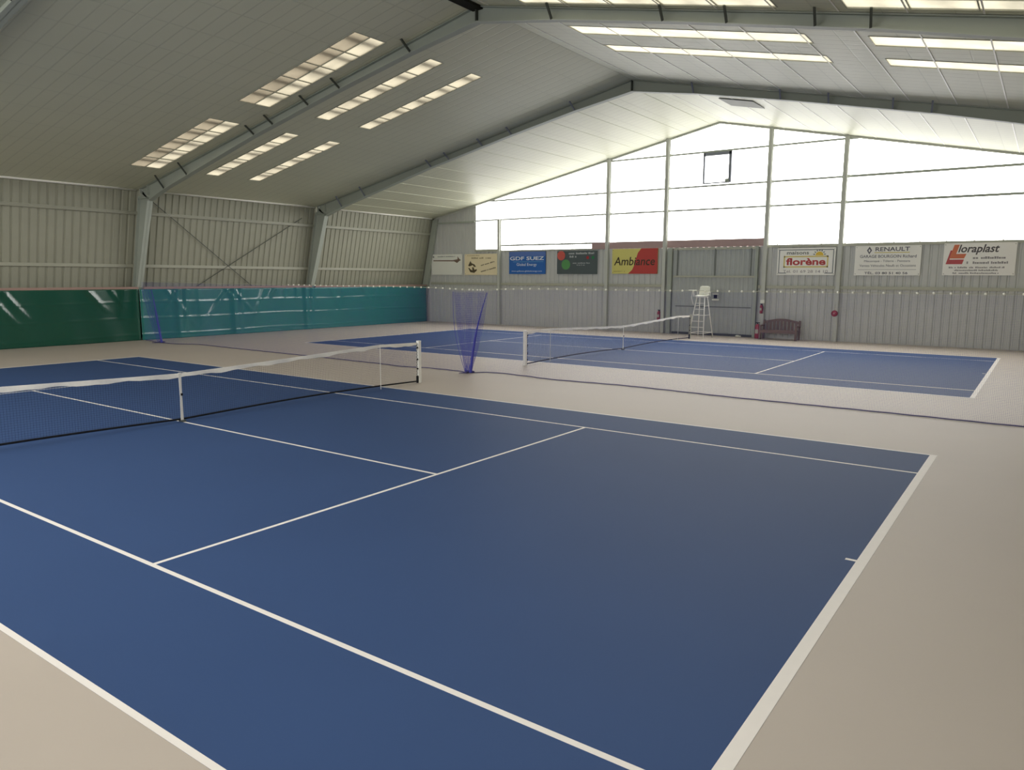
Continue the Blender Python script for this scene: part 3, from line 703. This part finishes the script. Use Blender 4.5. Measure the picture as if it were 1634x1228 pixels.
# 7 white sign with diamond
r = sign(6.2, 8.70, 2.86, 4.09, (241, 239, 232), 'white sign with a grey diamond badge and rows of dark writing')
dk = C('ink_slate', (104, 104, 112))
letters(r, 'lettering', 'RENAULT', -0.47, 0.82, 1.0, 1.17, dk, bold=0.02)
flat(r, 'yellow_underline', [(-0.5, 0.93), (0.82, 0.93), (0.82, 0.96), (-0.5, 0.96)], C('line_yellow', (214, 198, 110)))
m = MB()
for (p, q) in ((((-0.70, 1.20), (-0.60, 1.04)), ((-0.70, 1.10), (-0.66, 1.04))), (((-0.60, 1.04), (-0.70, 0.88)), ((-0.66, 1.04), (-0.70, 0.96))), (((-0.70, 0.88), (-0.80, 1.04)), ((-0.70, 0.96), (-0.74, 1.04))), (((-0.80, 1.04), (-0.70, 1.20)), ((-0.74, 1.04), (-0.70, 1.10)))):
    m.poly([(a[0], -0.0195, a[1]) for a in (p[0], p[1], q[1], q[0])])
m.build('diamond_badge', dk, r)
letters(r, 'lettering', 'GARAGE BOURGOIN Richard', -1.05, 1.08, 0.73, 0.85, dk, bold=0.01)
letters(r, 'lettering', 'Mécanique - Tôlerie - Peinture', -0.88, 0.86, 0.53, 0.64, dk)
letters(r, 'lettering', 'Ventes Véhicules Neufs et Occasions', -1.05, 1.08, 0.36, 0.46, dk)
flat(r, 'thin_line', [(-1.1, 0.235), (1.1, 0.235), (1.1, 0.25), (-1.1, 0.25)], C('ink_grey', (140, 140, 140)))
letters(r, 'lettering', 'TÉL. 03 80 51 40 56', -0.84, 0.80, 0.05, 0.17, dk, bold=0.02)
# 8 white sign with orange L
r = sign(9.49, 11.92, 2.87, 4.13, (243, 240, 234), 'white sign with a slanted orange and red L-shaped emblem, rightmost on the gable')
flat(r, 'orange_emblem', [(-0.86, 1.2), (-0.68, 1.2), (-0.78, 0.84), (-0.43, 0.84), (-0.50, 0.66), (-1.0, 0.66), (-0.98, 0.78)], C('emblem_orange', (216, 122, 88)), -0.0205)
flat(r, 'red_emblem', [(-0.98, 0.98), (-0.90, 0.98), (-1.0, 0.62), (-0.50, 0.62), (-0.55, 0.44), (-1.12, 0.44)], C('emblem_red', (190, 84, 88)))
letters(r, 'lettering', 'loraplast', -0.72, 0.66, 0.80, 1.2, C('ink_charcoal', (92, 88, 88)), shear=0.25, bold=0.02)
gy = C('ink_stone', (150, 146, 146))
m = MB(); blurline(m, -0.2, 0.9, 0.64, 0.09, rnd); blurline(m, -0.4, 1.05, 0.45, 0.09, rnd); blurline(m, -1.0, 0.92, 0.28, 0.06, rnd); blurline(m, -0.8, 0.7, 0.17, 0.06, rnd); blurline(m, -0.85, 0.7, 0.06, 0.06, rnd)
m.build('small_writing', gy, r)

# ------------------------------------------------------------------ umpire chair
r = empty('umpire_chair', (0.15, 25.3, 0), 0.0); tag(r, 'tall white umpire chair on a ladder frame beside the far net', 'chair')
W_ = MT['white']
fl, fr_, bl, br_ = (-0.36, -0.5), (0.36, -0.5), (-0.36, 0.68), (0.36, 0.68)
tl, tr, ul, ur = (-0.18, -0.05), (0.18, -0.05), (-0.18, 0.3), (0.18, 0.3); HT = 1.86
for a, b in ((fl, tl), (fr_, tr), (bl, ul), (br_, ur)):
    MB().tube([(a[0], a[1], 0.0), (b[0], b[1], HT)], 0.021, 8).build('leg', W_, r, smooth=True)
for k in range(7):
    t = (0.23+k*0.27)/HT
    x = fl[0]+(tl[0]-fl[0])*t; y = fl[1]+(tl[1]-fl[1])*t; z = HT*t
    MB().box((0, y+0.02, z), (-2*x, 0.07 if k else 0.05, 0.025)).build('step', W_, r)
for t in (0.125, 0.56, 0.78):
    for s in (-1, 1):
        MB().tube([(s*(0.36-0.18*t), -0.5+0.45*t, HT*t), (s*(0.36-0.18*t), 0.68-0.38*t, HT*t)], 0.012, 6).build('side_rail', W_, r)
MB().tube([(-(0.36-0.18*0.125), 0.68-0.38*0.125, HT*0.125), ((0.36-0.18*0.125), 0.68-0.38*0.125, HT*0.125)], 0.014, 6).build('rear_rail', W_, r)
m = MB(); m.box((0, 0.12, HT+0.01), (0.46, 0.44, 0.04)); m.build('seat_frame', W_, r)
m = MB(); NN = 8
for i in range(NN+1):
    for j in range(NN+1):
        u = i/NN*2-1; v = j/NN*2-1; m.v.append((0.25*u, 0.12+0.24*v, HT+0.06+0.03*(u*u)+0.02*v))
for i in range(NN):
    for j in range(NN): a = i*(NN+1)+j; m.f.append((a, a+NN+1, a+NN+2, a+1))
o = m.build('seat', MT['plasticw'], r, smooth=True); sm = o.modifiers.new('s', 'SOLIDIFY'); sm.thickness = 0.03
m = MB()
for i in range(NN+1):
    for j in range(NN+1):
        u = i/NN*2-1; v = j/NN; hw = 0.25*(1-0.12*v**3); m.v.append((hw*u, 0.35+0.12*v-0.06*u*u, HT+0.08+0.42*v-0.03*(abs(u)**4)*v))
for i in range(NN):
    for j in range(NN): a = i*(NN+1)+j; m.f.append((a, a+NN+1, a+NN+2, a+1))
o = m.build('backrest', MT['plasticw'], r, smooth=True); sm = o.modifiers.new('s', 'SOLIDIFY'); sm.thickness = 0.025
MB().tube([(-0.3, 0.32, HT+0.02), (-0.34, 0.30, HT+0.28), (-0.34, -0.1, HT+0.28), (-0.3, -0.12, HT+0.02)], 0.016, 6).build('armrest', W_, r)
MB().box((-0.40, -0.08, HT+0.30), (0.26, 0.34, 0.03)).build('writing_tablet', MT['plasticw'], r, bevel=0.01)
MB().tube([(0.3, 0.32, HT+0.02), (0.31, 0.30, HT+0.22), (0.31, 0.0, HT+0.22), (0.28, -0.08, HT+0.02)], 0.014, 6).build('armrest', W_, r)
MB().tube([(-0.40, -0.05, HT+0.28), (-0.42, -0.1, HT-0.05), (-0.33, -0.1, HT-0.35)], 0.016, 6).build('tablet_strut', W_, r)

# ------------------------------------------------------------------ bench
r = empty('garden_bench', (3.4, 26.42, 0), 0); tag(r, 'brown wooden bench with curved backrest against the gable wall', 'bench')
B = MT['bench']
for s in (-1, 1):
    MB().box((s*0.78, -0.24, 0.3), (0.09, 0.08, 0.6)).build('leg', B, r, bevel=0.01)
    MB().bar((s*0.78, 0.26, 0.0), (s*0.78, 0.34, 0.86), 0.08, 0.09).build('leg', B, r)
    MB().box((s*0.78, 0.02, 0.62), (0.1, 0.62, 0.05)).build('armrest', B, r, bevel=0.012)
for k in range(4): MB().box((0, -0.22+0.14*k, 0.41), (1.5, 0.11, 0.035)).build('seat_slat', B, r, bevel=0.006)
MB().box((0, -0.27, 0.35), (1.5, 0.035, 0.09)).build('apron', B, r)
m = MB(); n = 14
for k in range(n):
    x0, x1 = -0.74+1.48*k/n, -0.74+1.48*(k+1)/n; f = lambda x: 0.80+0.13*math.cos(x/0.74*PI/2)**1.0
    m.prism([(x0, 0.31, f(x0)-0.10), (x1, 0.31, f(x1)-0.10), (x1, 0.31, f(x1)), (x0, 0.31, f(x0))], (0, 0.04, 0))
m.build('top_rail', B, r)
for k in range(9):
    x = -0.64+0.16*k; MB().box((x, 0.31, 0.63), (0.11, 0.02, 0.42)).build('back_slat', B, r)

# ------------------------------------------------------------------ extinguishers, alarms, litter
def extinguisher(loc, label, sc=1.0):
    r = empty('fire_extinguisher', loc); tag(r, label, 'fire extinguisher')
    R = 0.085*sc
    MB().tube([(0, 0, 0.0), (0, 0, 0.03*sc), (0, 0, 0.40*sc), (0, 0, 0.46*sc), (0, 0, 0.49*sc)], R, 14, True, rr=[R*0.9, R, R, R*0.7, R*0.35]).build('cylinder', MT['red'], r, smooth=True)
    MB().box((0.01, -0.01, 0.53*sc), (0.13*sc, 0.04, 0.035)).box((0, 0, 0.50*sc), (0.04, 0.04, 0.05)).build('valve', MT['black'], r)
    MB().tube([(0.05*sc, -0.02, 0.50*sc), (0.13*sc, -0.05, 0.38*sc), (0.11*sc, -0.06, 0.15*sc)], 0.012, 6).build('hose', MT['black'], r)
    MB().box((0, -R*0.98, 0.24*sc), (0.1*sc, 0.01, 0.14*sc)).build('instruction_label', MT['girt'], r)
    MB().box((0, R*0.95+0.01, 0.33*sc), (0.06*sc, 0.1, 0.12*sc)).build('wall_bracket', MT['steel_dark'], r)
    return r
extinguisher((2.42, YW-0.36, 1.13), 'small red fire extinguisher hung on the post above the bench end', 0.8)
o = MB().box((2.42, YW-0.255, 1.67), (0.2, 0.012, 0.14)).build('safety_notice', MT['plasticw']); tag(o, 'small white notice above the extinguisher on the post right of the door', 'notice')
extinguisher((2.38, YW-0.62, 0.0), 'red fire extinguisher standing on the floor at the left end of the bench', 1.35)
extinguisher((-2.72, YW-0.14, 0.6), 'red fire extinguisher hung on the wall left of the door, behind the far net', 1.0)
r = empty('alarm_bell', (5.56, YW-0.27, 1.22)); tag(r, 'round pinkish red alarm on the post between the white signs', 'alarm')
MB().tube([(0, 0.03, 0), (0, 0, 0), (0, -0.07, 0), (0, -0.1, 0)], 0.13, 18, True, rr=[0.13, 0.14, 0.12, 0.05]).build('housing', MT['red'], r, smooth=True)
MB().tube([(0, -0.1, 0), (0, -0.115, 0)], 0.03, 10).build('button', MT['maroon'], r)
MB().tube([(0, 0.02, 0.12), (0, 0.02, 0.4)], 0.01, 6).build('cable_conduit', MT['girt'], r)
m = MB(); m.ball((1.4, 26.75, 0.05), 0.1, 10, 6, 0.5); m.ball((1.52, 26.76, 0.04), 0.06, 8, 5, 0.6)
o = m.build('crumpled_cloth', MT['plasticw'], smooth=True); tag(o, 'small white crumpled cloth on the floor at the foot of the door', 'cloth')
